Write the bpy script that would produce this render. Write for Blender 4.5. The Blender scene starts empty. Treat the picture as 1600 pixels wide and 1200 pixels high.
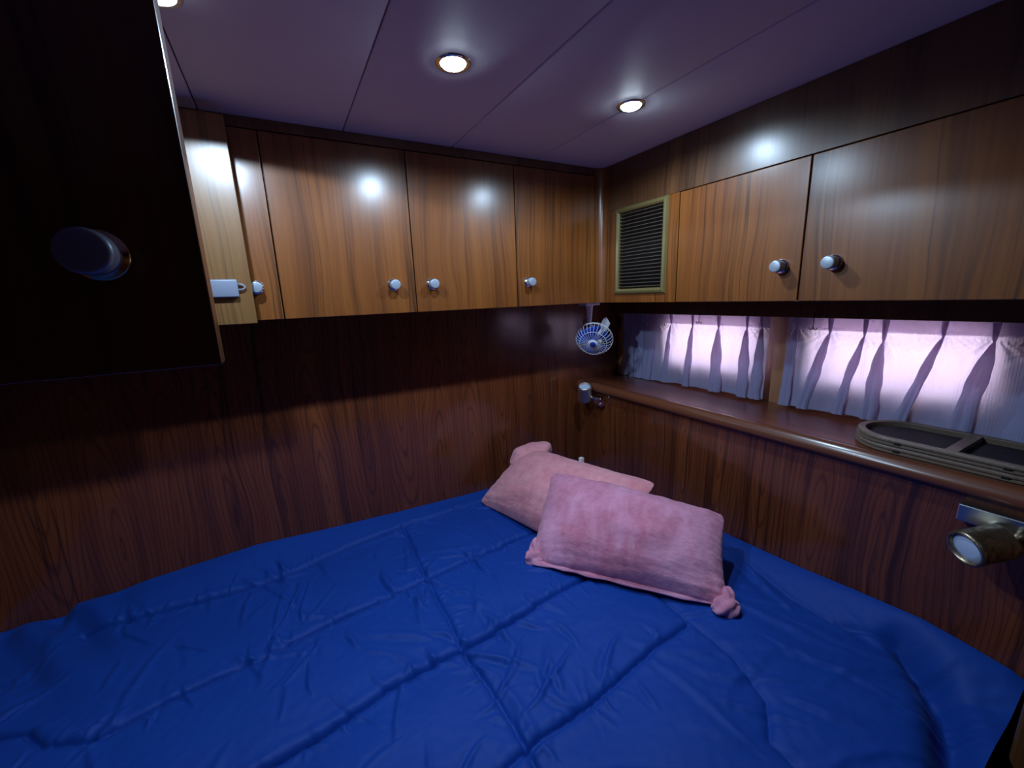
import bpy, bmesh, math, random
import numpy as np
from mathutils import Vector, Matrix, noise as mnoise

random.seed(7)
SC = bpy.context.scene
COL = SC.collection
# ------------------------------------------------------------------ camera
# metres; overhead locker fronts meet at the origin, their undersides are z = 0
CAM = Vector((-1.14019, -1.30083, 0.03914))
YAW, PITCH, ROLL, FPX = 0.502567, 0.212589, -0.0376194, 636.47
fw = Vector((math.cos(PITCH) * math.sin(YAW), math.cos(PITCH) * math.cos(YAW), -math.sin(PITCH)))
r0 = Vector((math.cos(YAW), -math.sin(YAW), 0))
u0 = r0.cross(fw)
rt = r0 * math.cos(ROLL) + u0 * math.sin(ROLL)
up = -r0 * math.sin(ROLL) + u0 * math.cos(ROLL)
cd = bpy.data.cameras.new('camera')
cd.sensor_fit = 'HORIZONTAL'; cd.sensor_width = 36.0
cd.lens = FPX / 1600 * 36.0
cd.clip_start = 0.02
cam = bpy.data.objects.new('camera', cd); COL.objects.link(cam)
M = Matrix((rt, up, -fw)).transposed().to_4x4(); M.translation = CAM
cam.matrix_world = M
SC.camera = cam
# ------------------------------------------------------------------ light and exposure
SKY_STRENGTH = 5.4
SPOT_W = 19.0
SPOT_COL = (0.55, 0.76, 1.0)
LIGHTS = [(-1.240, -0.447), (-0.772, -0.436), (-0.296, -0.446)]
w = bpy.data.worlds.new('sky'); SC.world = w; w.use_nodes = True
wb = w.node_tree.nodes['Background']
wb.inputs[0].default_value = (0.80, 0.77, 1.0, 1); wb.inputs[1].default_value = SKY_STRENGTH
SC.view_settings.view_transform = 'Standard'
SC.view_settings.look = 'None'
SC.view_settings.exposure = 0.0
SC.view_settings.gamma = 1.0
SC.view_settings.use_curve_mapping = False
CEIL = 0.5
for i, (lx, ly) in enumerate(LIGHTS):
    l = bpy.data.lights.new('downlight_beam', 'SPOT')
    l.energy = SPOT_W; l.color = SPOT_COL
    l.spot_size = math.radians(158.5 if i == 0 else 170); l.spot_blend = (0.04, 0.36, 0.50)[i]
    l.shadow_soft_size = 0.018
    o = bpy.data.objects.new('downlight_beam', l); COL.objects.link(o)
    o.location = (lx, ly, CEIL - (0.016 if i == 0 else 0.012))

# ------------------------------------------------------------------ mesh helpers
def link(name, me, m=None, parent=None, smooth=False):
    o = bpy.data.objects.new(name, me); COL.objects.link(o)
    if m:
        for k in (m if isinstance(m, (list, tuple)) else [m]): me.materials.append(k)
    if parent:
        o.parent = parent
        o.matrix_parent_inverse = Matrix.Translation(parent.location).inverted()
    if smooth:
        for p in me.polygons: p.use_smooth = True
    return o

def obj(name, bm, m=None, parent=None, smooth=False):
    me = bpy.data.meshes.new(name)
    bmesh.ops.recalc_face_normals(bm, faces=bm.faces[:])
    bm.to_mesh(me); bm.free()
    return link(name, me, m, parent, smooth)

def tag(o, label=None, cat=None, group=None, kind=None):
    if label: o['label'] = label
    if cat: o['category'] = cat
    if group: o['group'] = group
    if kind: o['kind'] = kind
    return o

def thing(name, loc, label, cat, group=None):
    o = bpy.data.objects.new(name, None); COL.objects.link(o)
    o.empty_display_size = 0.05
    o.location = loc
    return tag(o, label, cat, group)

def struct(name, bm, m, parent=None, smooth=False):
    o = obj(name, bm, m, parent, smooth)
    if not parent: o['kind'] = 'structure'
    return o

def box(bm, lo, hi, bev=0.0, seg=2, mi=0):
    n0 = set(bm.faces)
    r = bmesh.ops.create_cube(bm, size=1)
    vs = r['verts']
    lo, hi = Vector(lo), Vector(hi)
    for v in vs:
        v.co = Vector([lo[k] + (v.co[k] + 0.5) * (hi[k] - lo[k]) for k in range(3)])
    if bev:
        es = list({e for v in vs for e in v.link_edges})
        bmesh.ops.bevel(bm, geom=es, offset=bev, segments=seg, affect='EDGES', profile=0.5)
    for f in bm.faces:
        if f not in n0: f.material_index = mi
    return bm

def NB(): return bmesh.new()
def boxm(lo, hi, bev=0.0, seg=2): return box(NB(), lo, hi, bev, seg)

def frame_of(axis, hint=Vector((0, 0, 1))):
    a = Vector(axis).normalized()
    if abs(a.dot(hint)) > 0.97: hint = Vector((1, 0, 0))
    s = hint.cross(a).normalized(); t = a.cross(s)
    return a, s, t

def lathe(bm, base, axis, prof, n=28, mi=None):
    """prof: (r, h) pairs along axis from base; mi: material index per band"""
    a, s, t = frame_of(axis); base = Vector(base)
    rings = []
    for r, h in prof:
        if r < 1e-6: rings.append([bm.verts.new(base + a * h)])
        else:
            rings.append([bm.verts.new(base + a * h + (s * math.cos(2 * math.pi * k / n) + t * math.sin(2 * math.pi * k / n)) * r) for k in range(n)])
    for i in range(len(rings) - 1):
        A, B = rings[i], rings[i + 1]
        for k in range(n):
            k2 = (k + 1) % n
            if len(A) == 1 and len(B) == 1: continue
            if len(A) == 1: f = bm.faces.new((A[0], B[k], B[k2]))
            elif len(B) == 1: f = bm.faces.new((A[k], A[k2], B[0]))
            else: f = bm.faces.new((A[k], A[k2], B[k2], B[k]))
            f.smooth = True
            if mi: f.material_index = mi[i]
    return bm

def tube(bm, pts, r, n=8, closed=False):
    pts = [Vector(p) for p in pts]
    rings = []
    N = len(pts)
    prev = None
    for i, p in enumerate(pts):
        if closed: d = pts[(i + 1) % N] - pts[i - 1]
        else: d = pts[min(i + 1, N - 1)] - pts[max(i - 1, 0)]
        d.normalize()
        if prev is None: a, s, t = frame_of(d)
        else:
            s = prev - d * prev.dot(d); s.normalize(); t = d.cross(s)
        prev = s
        rr = r[i] if isinstance(r, (list, tuple)) else r
        rings.append([bm.verts.new(p + (s * math.cos(2 * math.pi * k / n) + t * math.sin(2 * math.pi * k / n)) * rr) for k in range(n)])
    for i in range(N if closed else N - 1):
        A, B = rings[i], rings[(i + 1) % N]
        off = 0
        if closed and i == N - 1:
            off = min(range(n), key=lambda o_: (A[0].co - B[o_].co).length)
        for k in range(n):
            f = bm.faces.new((A[k], A[(k + 1) % n], B[(k + 1 + off) % n], B[(k + off) % n])); f.smooth = True
    if not closed:
        bm.faces.new(rings[0][::-1]); bm.faces.new(rings[-1])
    return bm

def prism(bm, poly, axis, a, b):
    """poly: 2D points in the two axes other than `axis`, extruded from a to b"""
    def P(q, h):
        if axis == 0: return Vector((h, q[0], q[1]))
        if axis == 1: return Vector((q[0], h, q[1]))
        return Vector((q[0], q[1], h))
    A = [bm.verts.new(P(q, a)) for q in poly]; B = [bm.verts.new(P(q, b)) for q in poly]
    n = len(poly)
    bm.faces.new(A[::-1]); bm.faces.new(B)
    for k in range(n): bm.faces.new((A[k], A[(k + 1) % n], B[(k + 1) % n], B[k]))
    return bm

def grid_mesh(name, P, m, parent=None, smooth=True, flip=False, uv=None):
    nu, nv = P.shape[:2]
    idx = np.arange(nu * nv).reshape(nu, nv)
    a, b, c, d = idx[:-1, :-1], idx[1:, :-1], idx[1:, 1:], idx[:-1, 1:]
    F = np.stack([a, b, c, d] if not flip else [a, d, c, b], -1).reshape(-1, 4)
    me = bpy.data.meshes.new(name)
    me.from_pydata(P.reshape(-1, 3).tolist(), [], F.tolist())
    me.update()
    if uv is not None:
        L = me.uv_layers.new(name='UVMap')
        li = np.zeros(len(me.loops), dtype=np.int32); me.loops.foreach_get('vertex_index', li)
        L.data.foreach_set('uv', uv.reshape(-1, 2)[li].astype(np.float32).ravel())
    return link(name, me, m, parent, smooth)

# vectorised value-gradient noise
_rng = np.random.default_rng(3)
_perm = _rng.permutation(512)
_g = _rng.normal(size=(512, 2)); _g /= np.linalg.norm(_g, axis=1)[:, None]
def pn(x, y):
    xi, yi = np.floor(x).astype(int), np.floor(y).astype(int)
    xf, yf = x - xi, y - yi
    s = lambda t: t * t * t * (t * (t * 6 - 15) + 10)
    def gr(i, j, dx, dy):
        g = _g[_perm[(_perm[i % 512] + j) % 512]]
        return g[..., 0] * dx + g[..., 1] * dy
    u, v = s(xf), s(yf)
    a = gr(xi, yi, xf, yf); b = gr(xi + 1, yi, xf - 1, yf)
    c = gr(xi, yi + 1, xf, yf - 1); d = gr(xi + 1, yi + 1, xf - 1, yf - 1)
    return (a * (1 - u) + b * u) * (1 - v) + (c * (1 - u) + d * u) * v

# ------------------------------------------------------------------ materials
class NT:
    def __init__(s, name):
        s.m = bpy.data.materials.new(name); s.m.use_nodes = True
        s.t = s.m.node_tree; s.b = s.t.nodes['Principled BSDF']; s.out = s.t.nodes['Material Output']
    def n(s, t, **k):
        o = s.t.nodes.new(t)
        for a, v in k.items(): setattr(o, a, v)
        return o
    def l(s, a, b): s.t.links.new(a, b)
    def math(s, op, a, b=None, c=None):
        o = s.n('ShaderNodeMath', operation=op)
        for i, v in enumerate((a, b, c)):
            if v is None: continue
            if isinstance(v, (int, float)): o.inputs[i].default_value = v
            else: s.l(v, o.inputs[i])
        return o.outputs[0]
    def comb(s, x, y, z):
        o = s.n('ShaderNodeCombineXYZ')
        for i, v in enumerate((x, y, z)):
            if isinstance(v, (int, float)): o.inputs[i].default_value = v
            else: s.l(v, o.inputs[i])
        return o.outputs[0]
    def noise(s, vec, scale=1, detail=3, rough=0.55, dist=0.0):
        o = s.n('ShaderNodeTexNoise')
        o.inputs['Scale'].default_value = scale; o.inputs['Detail'].default_value = detail
        o.inputs['Roughness'].default_value = rough; o.inputs['Distortion'].default_value = dist
        if vec is not None: s.l(vec, o.inputs['Vector'])
        return o.outputs[0]
    def ramp(s, fac, stops):
        o = s.n('ShaderNodeValToRGB'); cr = o.color_ramp
        while len(cr.elements) < len(stops): cr.elements.new(0.5)
        for e, (p, c) in zip(cr.elements, stops):
            e.position = p; e.color = (*c, 1) if len(c) == 3 else c
        s.l(fac, o.inputs[0]); return o.outputs[0]
    def mix(s, fac, a, b, mode='MIX'):
        o = s.n('ShaderNodeMix', data_type='RGBA', blend_type=mode)
        for i, v in ((0, fac), (6, a), (7, b)):
            if isinstance(v, (int, float)): o.inputs[i].default_value = v
            elif isinstance(v, tuple): o.inputs[i].default_value = (*v, 1)
            else: s.l(v, o.inputs[i])
        return o.outputs[2]
    def bump(s, h, dist=0.001, strength=1.0):
        o = s.n('ShaderNodeBump'); o.inputs['Distance'].default_value = dist; o.inputs['Strength'].default_value = strength
        s.l(h, o.inputs['Height']); s.l(o.outputs[0], s.b.inputs['Normal']); return o
    def set(s, **k):
        for a, v in k.items():
            s.b.inputs[a.replace('_', ' ')].default_value = (*v, 1) if isinstance(v, tuple) and len(v) == 3 else v
    def coords(s):
        tc = s.n('ShaderNodeTexCoord'); sp = s.n('ShaderNodeSeparateXYZ'); s.l(tc.outputs['Object'], sp.inputs[0]); return sp.outputs

def plain(name, col, rough=0.5, metal=0.0, **k):
    t = NT(name); t.set(Base_Color=col, Roughness=rough, Metallic=metal, **k); return t.m

def wood(name, dark, mid, light, axis='Z', cathedral=0.0, coat=1.0, coat_r=0.2, rough=0.5, streak=0.6, pitch=0.075):
    t = NT(name)
    x, y, z = t.coords()
    oi = t.n('ShaderNodeObjectInfo')
    rnd = t.math('MULTIPLY', oi.outputs['Random'], 7.3)
    if axis == 'Z': h = t.math('ADD', x, y); g = z
    else: h = t.math('ADD', x, z); g = y
    h = t.math('ADD', h, rnd)
    # slow lateral wander of the grain
    wv = t.noise(t.comb(t.math('MULTIPLY', h, 3.0), 0.0, t.math('MULTIPLY', g, 1.6)), 1, 2)
    hw = t.math('ADD', h, t.math('MULTIPLY', t.math('SUBTRACT', wv, 0.5), 0.075))
    broad = t.noise(t.comb(t.math('MULTIPLY', hw, 16.0), rnd, t.math('MULTIPLY', g, 0.5)), 1, 3, 0.6)
    fine = t.noise(t.comb(t.math('MULTIPLY', hw, 130.0), rnd, t.math('MULTIPLY', g, 2.2)), 1, 3, 0.6)
    hair = t.noise(t.comb(t.math('MULTIPLY', h, 520.0), rnd, t.math('MULTIPLY', g, 14.0)), 1, 2, 0.6)
    f = t.math('ADD', t.math('MULTIPLY', broad, 0.55), t.math('MULTIPLY', fine, 0.33))
    f = t.math('ADD', f, t.math('MULTIPLY', hair, 0.14))
    c = t.ramp(f, [(0.33, dark), (0.5, mid), (0.68, light)])
    # thin dark veins
    vn = t.noise(t.comb(t.math('MULTIPLY', hw, 24.0), rnd, t.math('MULTIPLY', g, 0.35)), 1, 2, 0.5)
    v = t.math('ABSOLUTE', t.math('SUBTRACT', vn, 0.52))
    vein = t.ramp(v, [(0.0, (1, 1, 1)), (0.035, (0, 0, 0))])
    brk = t.noise(t.comb(t.math('MULTIPLY', h, 9.0), rnd, t.math('MULTIPLY', g, 1.2)), 1, 1)
    vf = t.math('MULTIPLY', t.math('MULTIPLY', vein, streak), t.ramp(brk, [(0.4, (0, 0, 0)), (0.6, (1, 1, 1))]))
    c = t.mix(vf, c, tuple(k * 0.35 for k in dark))
    if cathedral:
        cell = t.math('PINGPONG', hw, pitch)
        idn = t.noise(t.comb(t.math('MULTIPLY', h, 1.0 / (2 * pitch)), 3.3, 0.0), 1, 0)
        zz = t.math('ADD', t.math('MULTIPLY', g, 0.11), t.math('MULTIPLY', idn, 0.12))
        zz = t.math('SUBTRACT', t.math('PINGPONG', zz, 0.055), 0.0)
        r = t.math('SQRT', t.math('ADD', t.math('MULTIPLY', cell, cell), t.math('MULTIPLY', zz, zz)))
        r = t.math('ADD', r, t.math('MULTIPLY', t.math('SUBTRACT', t.noise(t.comb(t.math('MULTIPLY', h, 14.0), 0.0, t.math('MULTIPLY', g, 3.0)), 1, 3), 0.5), 0.012))
        s_ = t.math('SINE', t.math('MULTIPLY', r, 520.0))
        ln = t.ramp(s_, [(0.55, (0, 0, 0)), (1.0, (1, 1, 1))])
        c = t.mix(t.math('MULTIPLY', ln, cathedral), c, tuple(k * 0.4 for k in dark))
    t.l(c, t.b.inputs['Base Color'])
    t.set(Roughness=rough, Specular_IOR_Level=0.25, Coat_Weight=coat, Coat_Roughness=coat_r, Coat_IOR=1.5)
    t.bump(fine, 0.00025, 0.5)
    return t.m

M_DOOR = wood('teak_veneer', (0.090, 0.0255, 0.0040), (0.180, 0.050, 0.0068), (0.25, 0.078, 0.0105), coat_r=0.245, streak=0.8)
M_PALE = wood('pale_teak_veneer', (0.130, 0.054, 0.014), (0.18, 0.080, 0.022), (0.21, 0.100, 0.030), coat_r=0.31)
M_WALL = wood('mahogany_veneer', (0.080, 0.018, 0.0060), (0.165, 0.039, 0.0105), (0.225, 0.058, 0.0165), cathedral=0.45, streak=0.8, coat=1.0, coat_r=0.13)
M_SILL = wood('varnished_ledge_wood', (0.12, 0.027, 0.011), (0.19, 0.046, 0.018), (0.24, 0.062, 0.025), axis='Y', coat_r=0.24)
M_NOSE = wood('varnished_nosing_wood', (0.10, 0.026, 0.011), (0.16, 0.044, 0.018), (0.20, 0.060, 0.025), axis='Y', coat_r=0.22)
M_TRIM = wood('dark_teak_trim', (0.05, 0.019, 0.008), (0.11, 0.042, 0.014), (0.16, 0.066, 0.022), coat_r=0.29)
M_EDGE = wood('window_side_wood', (0.26, 0.11, 0.05), (0.42, 0.19, 0.085), (0.52, 0.25, 0.12), coat_r=0.3)
M_GAP = plain('dark_gap', (0.012, 0.007, 0.005), 0.8)
M_KNOB = plain('grey_satin_knob', (0.34, 0.38, 0.45), 0.38, 0.35)
M_CHROME = plain('polished_chrome', (0.78, 0.79, 0.8), 0.12, 1.0)
M_BRASS = plain('polished_brass', (0.72, 0.50, 0.26), 0.16, 1.0)
M_FIXTURE = plain('white_painted_ring', (0.75, 0.68, 0.56), 0.3, 0.3)
M_GREYPL = plain('pale_grey_plastic', (0.20, 0.22, 0.29), 0.4)
M_WHITEPL = plain('white_plastic', (0.78, 0.76, 0.78), 0.35)
M_BLUEPL = plain('blue_plastic', (0.007, 0.048, 0.42), 0.35)
M_DARKMETAL = plain('dark_bronze', (0.05, 0.04, 0.03), 0.4, 0.8)
M_VENT = plain('olive_vent_paint', (0.17, 0.125, 0.045), 0.35, 0.2)
M_SLAT = plain('brown_grey_slat', (0.10, 0.075, 0.055), 0.5)
M_BLACK = plain('black_void', (0.006, 0.005, 0.005), 0.9)

def frosted():
    t = NT('frosted_lens'); t.set(Base_Color=(0.55, 0.66, 0.85), Roughness=0.35); return t.m
M_LENS = frosted()
def worn_brass():
    t = NT('tarnished_brass'); x, y, z = t.coords()
    f = t.noise(t.comb(x, y, z), 60, 4, 0.65)
    c = t.ramp(f, [(0.36, (0.16, 0.125, 0.085)), (0.52, (0.52, 0.42, 0.29)), (0.68, (0.78, 0.68, 0.52))])
    t.l(c, t.b.inputs['Base Color']); t.set(Metallic=1.0, Roughness=0.3)
    t.l(t.ramp(f, [(0.35, (0.55,) * 3), (0.7, (0.2,) * 3)]), t.b.inputs['Roughness'])
    return t.m
M_WORN = worn_brass()
M_DULL = plain('dull_chrome', (0.46, 0.50, 0.52), 0.3, 1.0)
M_SATIN = plain('satin_nickel', (0.80, 0.70, 0.62), 0.42, 1.0)
def lit():
    t = NT('lit_led_lens'); t.set(Base_Color=(0.9, 0.9, 0.9), Emission_Color=(0.72, 0.88, 1.0), Emission_Strength=30.0); return t.m
M_LIT = lit()
def vinyl():
    t = NT('padded_vinyl'); x, y, z = t.coords()
    f = t.noise(t.comb(x, y, z), 900, 2); g = t.noise(t.comb(x, y, z), 5, 3)
    c = t.mix(g, (0.68, 0.67, 0.76), (0.76, 0.74, 0.84))
    t.l(c, t.b.inputs['Base Color']); t.set(Roughness=0.6, Specular_IOR_Level=0.3); t.bump(f, 0.0006, 0.6); return t.m
M_VINYL = vinyl()
def duvet_mat():
    t = NT('royal_blue_cotton'); x, y, z = t.coords()
    f = t.noise(t.comb(x, y, z), 1400, 2); g = t.noise(t.comb(x, y, z), 5, 3)
    wr = t.noise(t.comb(x, y, z), 26, 3, 0.55, 0.8)
    c = t.mix(g, (0.004, 0.043, 0.285), (0.006, 0.055, 0.35))
    t.l(c, t.b.inputs['Base Color'])
    t.set(Roughness=0.6, Specular_IOR_Level=0.22, Sheen_Weight=0.10, Sheen_Roughness=0.4, Sheen_Tint=(0.3, 0.5, 1.0))
    h = t.math('ADD', t.math('MULTIPLY', wr, 1.0), t.math('MULTIPLY', f, 0.05))
    t.bump(h, 0.003, 0.4); return t.m
M_DUVET = duvet_mat()
def plush(name, a, b, stroke):
    t = NT(name); x, y, z = t.coords()
    uv = t.n('ShaderNodeUVMap'); sp = t.n('ShaderNodeSeparateXYZ'); t.l(uv.outputs[0], sp.inputs[0])
    U, V = sp.outputs[0], sp.outputs[1]
    p3 = t.comb(x, y, z)
    fz = t.noise(p3, 260, 3, 0.7); md = t.noise(p3, 45, 4, 0.65); lg = t.noise(p3, 11, 3, 0.6)
    st = t.noise(t.comb(t.math('MULTIPLY', U, 4.2), t.math('MULTIPLY', V, 0.8), 2.0), 1, 3, 0.6, 0.6)
    f = t.math('ADD', t.math('MULTIPLY', st, stroke), t.math('MULTIPLY', lg, 0.30))
    f = t.math('ADD', f, t.math('MULTIPLY', md, 0.28)); f = t.math('ADD', f, t.math('MULTIPLY', fz, 0.22))
    c = t.ramp(t.math('MULTIPLY', f, 1.0 / (stroke + 0.8)), [(0.40, a), (0.56, b)])
    t.l(c, t.b.inputs['Base Color'])
    t.set(Roughness=0.9, Specular_IOR_Level=0.1, Sheen_Weight=0.45, Sheen_Roughness=0.5, Sheen_Tint=(1.0, 0.72, 0.85))
    t.bump(t.math('ADD', t.math('MULTIPLY', fz, 0.6), t.math('MULTIPLY', md, 0.3)), 0.003, 0.5); return t.m
M_PINK = plush('mauve_pink_plush', (0.60, 0.17, 0.26), (0.82, 0.36, 0.52), 0.9)
M_CORAL = plush('coral_pink_plush', (0.76, 0.25, 0.29), (0.88, 0.38, 0.42), 0.25)
def curtain_mat():
    t = NT('thin_white_curtain_cloth'); x, y, z = t.coords()
    cr = t.noise(t.comb(t.math('MULTIPLY', y, 160), 0.0, t.math('MULTIPLY', z, 420)), 1, 3, 0.6, 0.5)
    rib = t.math('SINE', t.math('MULTIPLY', t.math('ADD', y, t.math('MULTIPLY', cr, 0.0012)), 1100))
    col = t.mix(cr, (0.46, 0.50, 0.80), (0.58, 0.60, 0.92))
    d = t.n('ShaderNodeBsdfDiffuse'); tr = t.n('ShaderNodeBsdfTranslucent'); mx = t.n('ShaderNodeMixShader')
    t.l(col, d.inputs[0]); tr.inputs[0].default_value = (0.92, 0.74, 0.80, 1)
    mx.inputs[0].default_value = 0.42
    b = t.n('ShaderNodeBump'); b.inputs['Distance'].default_value = 0.0012; b.inputs['Strength'].default_value = 0.7
    t.l(t.math('ADD', cr, t.math('MULTIPLY', rib, 0.2)), b.inputs['Height'])
    t.l(b.outputs[0], d.inputs['Normal']); t.l(b.outputs[0], tr.inputs['Normal'])
    t.l(d.outputs[0], mx.inputs[1]); t.l(tr.outputs[0], mx.inputs[2]); t.l(mx.outputs[0], t.out.inputs[0]); return t.m
M_CURT = curtain_mat()
def glass_mat():
    t = NT('window_glass'); t.set(Base_Color=(1, 1, 1), Roughness=0.02, IOR=1.05, Transmission_Weight=1.0); return t.m
M_GLASS = glass_mat()
def rattan():
    t = NT('grey_brown_moulding'); x, y, z = t.coords()
    f = t.noise(t.comb(x, y, z), 130, 3)
    c = t.mix(f, (0.13, 0.088, 0.064), (0.22, 0.155, 0.115)); t.l(c, t.b.inputs['Base Color']); t.set(Roughness=0.5); return t.m
M_RIM = rattan()
M_GAUZE = plain('black_gauze', (0.012, 0.013, 0.018), 0.8)
M_MATT = plain('mattress_ticking', (0.03, 0.05, 0.12), 0.9)
M_FLOOR = wood('cabin_sole', (0.04, 0.02, 0.01), (0.08, 0.04, 0.02), (0.12, 0.06, 0.03), axis='Y', coat=0.3)

# ------------------------------------------------------------------ the room
D = 0.30          # bulkhead behind the left lockers
PX = 0.135        # side panel below the ledge
WX = 0.426        # window wall
XL = -1.98        # left wall
YN = -1.215       # stub bulkhead at the foot of the bed, right
YB = -2.35        # rear of the cabin
FLOOR = -1.45
ST = CEIL - 0.026 # top of left locker doors
BT = 0.340        # top of right locker doors

struct('wall_back', boxm((XL - 0.05, D, FLOOR), (WX + 0.035, D + 0.04, CEIL + 0.05)), M_WALL)
struct('wall_left', boxm((XL - 0.05, YB, FLOOR), (XL, D, CEIL + 0.05)), M_WALL)
struct('wall_rear', boxm((XL - 0.05, YB - 0.04, FLOOR), (0.9, YB, CEIL + 0.05)), M_TRIM)
struct('floor', boxm((XL - 0.05, YB, FLOOR - 0.04), (0.9, D, FLOOR)), M_FLOOR)
b = boxm((PX, YB, FLOOR), (PX + 0.02, D, -0.421))
struct('wall_right', b, M_WALL)
# window wall with two rounded openings
def rrect(y0, y1, z0, z1, r, n=6):
    pts = []
    for cy, cz, a0 in ((y1 - r, z1 - r, 0), (y0 + r, z1 - r, 90), (y0 + r, z0 + r, 180), (y1 - r, z0 + r, 270)):
        for k in range(n + 1):
            a = math.radians(a0 + 90 * k / n); pts.append((cy + r * math.cos(a), cz + r * math.sin(a)))
    return pts
OPEN = [(-0.42, 0.00, -0.285, -0.07), (-1.01, -0.60, -0.275, -0.07)]
def window_wall():
    bm = NB()
    cuts = []
    ys = [YB, OPEN[1][0] - 0.03, OPEN[1][1] + 0.03, OPEN[0][0] - 0.03, OPEN[0][1] + 0.03, D]
    zb, zt = -0.5, 0.0
    x0, x1 = WX, WX + 0.03
    for i in (0, 2, 4):
        box(bm, (x0, ys[i], zb), (x1, ys[i + 1], zt))
    for (oy0, oy1, oz0, oz1), (a, c) in zip(OPEN, ((ys[3], ys[4]), (ys[1], ys[2]))):
        box(bm, (x0, a, zb), (x1, c, oz0)); box(bm, (x0, a, oz1), (x1, c, zt))
        box(bm, (x0, a, oz0), (x1, oy0, oz1)); box(bm, (x0, oy1, oz0), (x1, c, oz1))
        r = 0.05
        for cy, cz, ky, kz in ((oy0, oz0, 1, 1), (oy1, oz0, -1, 1), (oy1, oz1, -1, -1), (oy0, oz1, 1, -1)):
            arc = [(cy + ky * (r - r * math.sin(q)), cz + kz * (r - r * math.cos(q))) for q in np.linspace(0, math.pi / 2, 8)]
            prism(bm, [(cy, cz)] + arc, 0, x0, x1)
    return bm
struct('wall_right.001', window_wall(), M_EDGE)
for i, (y0, y1, z0, z1) in enumerate(OPEN):
    bm = NB()
    inner = rrect(y0 + 0.004, y1 - 0.004, z0 + 0.004, z1 - 0.004, 0.046); outer = rrect(y0 - 0.012, y1 + 0.012, z0 - 0.012, z1 + 0.012, 0.062)
    n = len(inner)
    R_ = [[bm.verts.new((x, *q)) for q in poly] for x, poly in ((WX - 0.004, outer), (WX - 0.007, inner), (WX + 0.02, inner), (WX - 0.0005, outer))]
    for A, B in ((R_[0], R_[1]), (R_[1], R_[2]), (R_[3], R_[0])):
        for k in range(n): bm.faces.new((A[k], A[(k + 1) % n], B[(k + 1) % n], B[k]))
    wo = struct('window_%d' % (i + 1), bm, M_TRIM)
    bm = NB(); prism(bm, rrect(y0 + 0.002, y1 - 0.002, z0 + 0.002, z1 - 0.002, 0.048), 0, WX + 0.012, WX + 0.017)
    obj('pane', bm, M_GLASS, wo)
# hull side outside the window wall keeps daylight out of the lockers
struct('wall_right.002', boxm((0.452, YB, 0.0), (0.48, D, CEIL + 0.05)), M_TRIM)
struct('wall_right.003', boxm((PX + 0.02, YB, -0.53), (WX + 0.03, D, -0.5)), M_TRIM)
struct('wall_near', boxm((-0.034, YN - 0.035, FLOOR), (PX - 0.002, YN, CEIL), 0.006), M_TRIM)
struct('wall_near.001', boxm((PX - 0.002, YN - 0.03, -0.383), (WX, YN, 0.0)), M_TRIM)

# ceiling of padded panels
ce = struct('ceiling', boxm((XL - 0.05, YB, CEIL + 0.006), (0.9, D, CEIL + 0.05)), M_GAP)
xs = [XL, -1.249, -0.924, -0.605, -0.293, 0.43]
for x0, x1 in zip(xs[:-1], xs[1:]):
    g = 0.0012
    obj('panel', boxm((x0 + g, YB + 0.002, CEIL), (x1 - g, D - 0.002, CEIL + 0.012), 0.003, 2), M_VINYL, ce, True)

# shelf board below the windows with rounded nose
lt = thing('window_ledge', (0.27, -0.5, -0.385), 'varnished reddish wooden ledge with rounded nose running below the curtained windows', 'ledge')
bm = NB(); prism(bm, [(0.118, -0.386), (0.425, -0.386), (0.425, -0.400), (0.118, -0.400)], 1, YN + 0.001, D - 0.001)
obj('ledge_top', bm, M_SILL, lt)
bm = NB()
pr = [(0.150, -0.3858), (0.147, -0.3833), (0.141, -0.3816), (0.131, -0.3812), (0.1245, -0.3822), (0.120, -0.3845),
      (0.1167, -0.3876), (0.1137, -0.3909), (0.111, -0.3945), (0.1078, -0.4005), (0.1065, -0.4075), (0.1078, -0.4145), (0.112, -0.4195), (0.119, -0.422), (0.150, -0.422)]
prism(bm, pr, 1, YN + 0.001, D - 0.002)
bmesh.ops.split_edges(bm, edges=[e for e in bm.edges if any(len(f.verts) > 4 for f in e.link_faces)])
no = obj('nose', bm, M_NOSE, lt)
for p in no.data.polygons: p.use_smooth = len(p.vertices) == 4
for hx, hy in ((0.205, -0.585), (0.200, -0.665), (0.190, -0.760)):
    bm = NB(); lathe(bm, (hx, hy, -0.3862), (0, 0, 1), [(0.0032, 0), (0.0030, 0.0006), (0, 0.0006)], 12)
    obj('screw_hole', bm, M_GAP, lt)
# header board over the curtains
struct('trim_1', boxm((0.325, YN, -0.064), (0.345, D - 0.001, 0.004), 0.002), M_TRIM)

# ------------------------------------------------------------------ lockers
def knob(door, c, axis, r=0.0148, name='knob', ringm=None):
    bm = NB()
    s = r / 0.0175
    lathe(bm, c, axis, [(0, -0.001), (0.0215 * s, -0.001), (0.0215 * s, 0.003 * s), (0.0195 * s, 0.0065 * s), (0.0160 * s, 0.007 * s), (0.0150 * s, 0.012 * s),
                        (0.0168 * s, 0.0135 * s), (0.0176 * s, 0.017 * s), (0.0176 * s, 0.033 * s), (0.0165 * s, 0.0362 * s), (0.014 * s, 0.037 * s), (0, 0.0372 * s)], 28,
          [0, 0, 0, 0, 1, 1, 1, 1, 1, 1, 1])
    k = obj(name, bm, [ringm or M_CHROME, M_KNOB], door)
    return k

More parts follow.
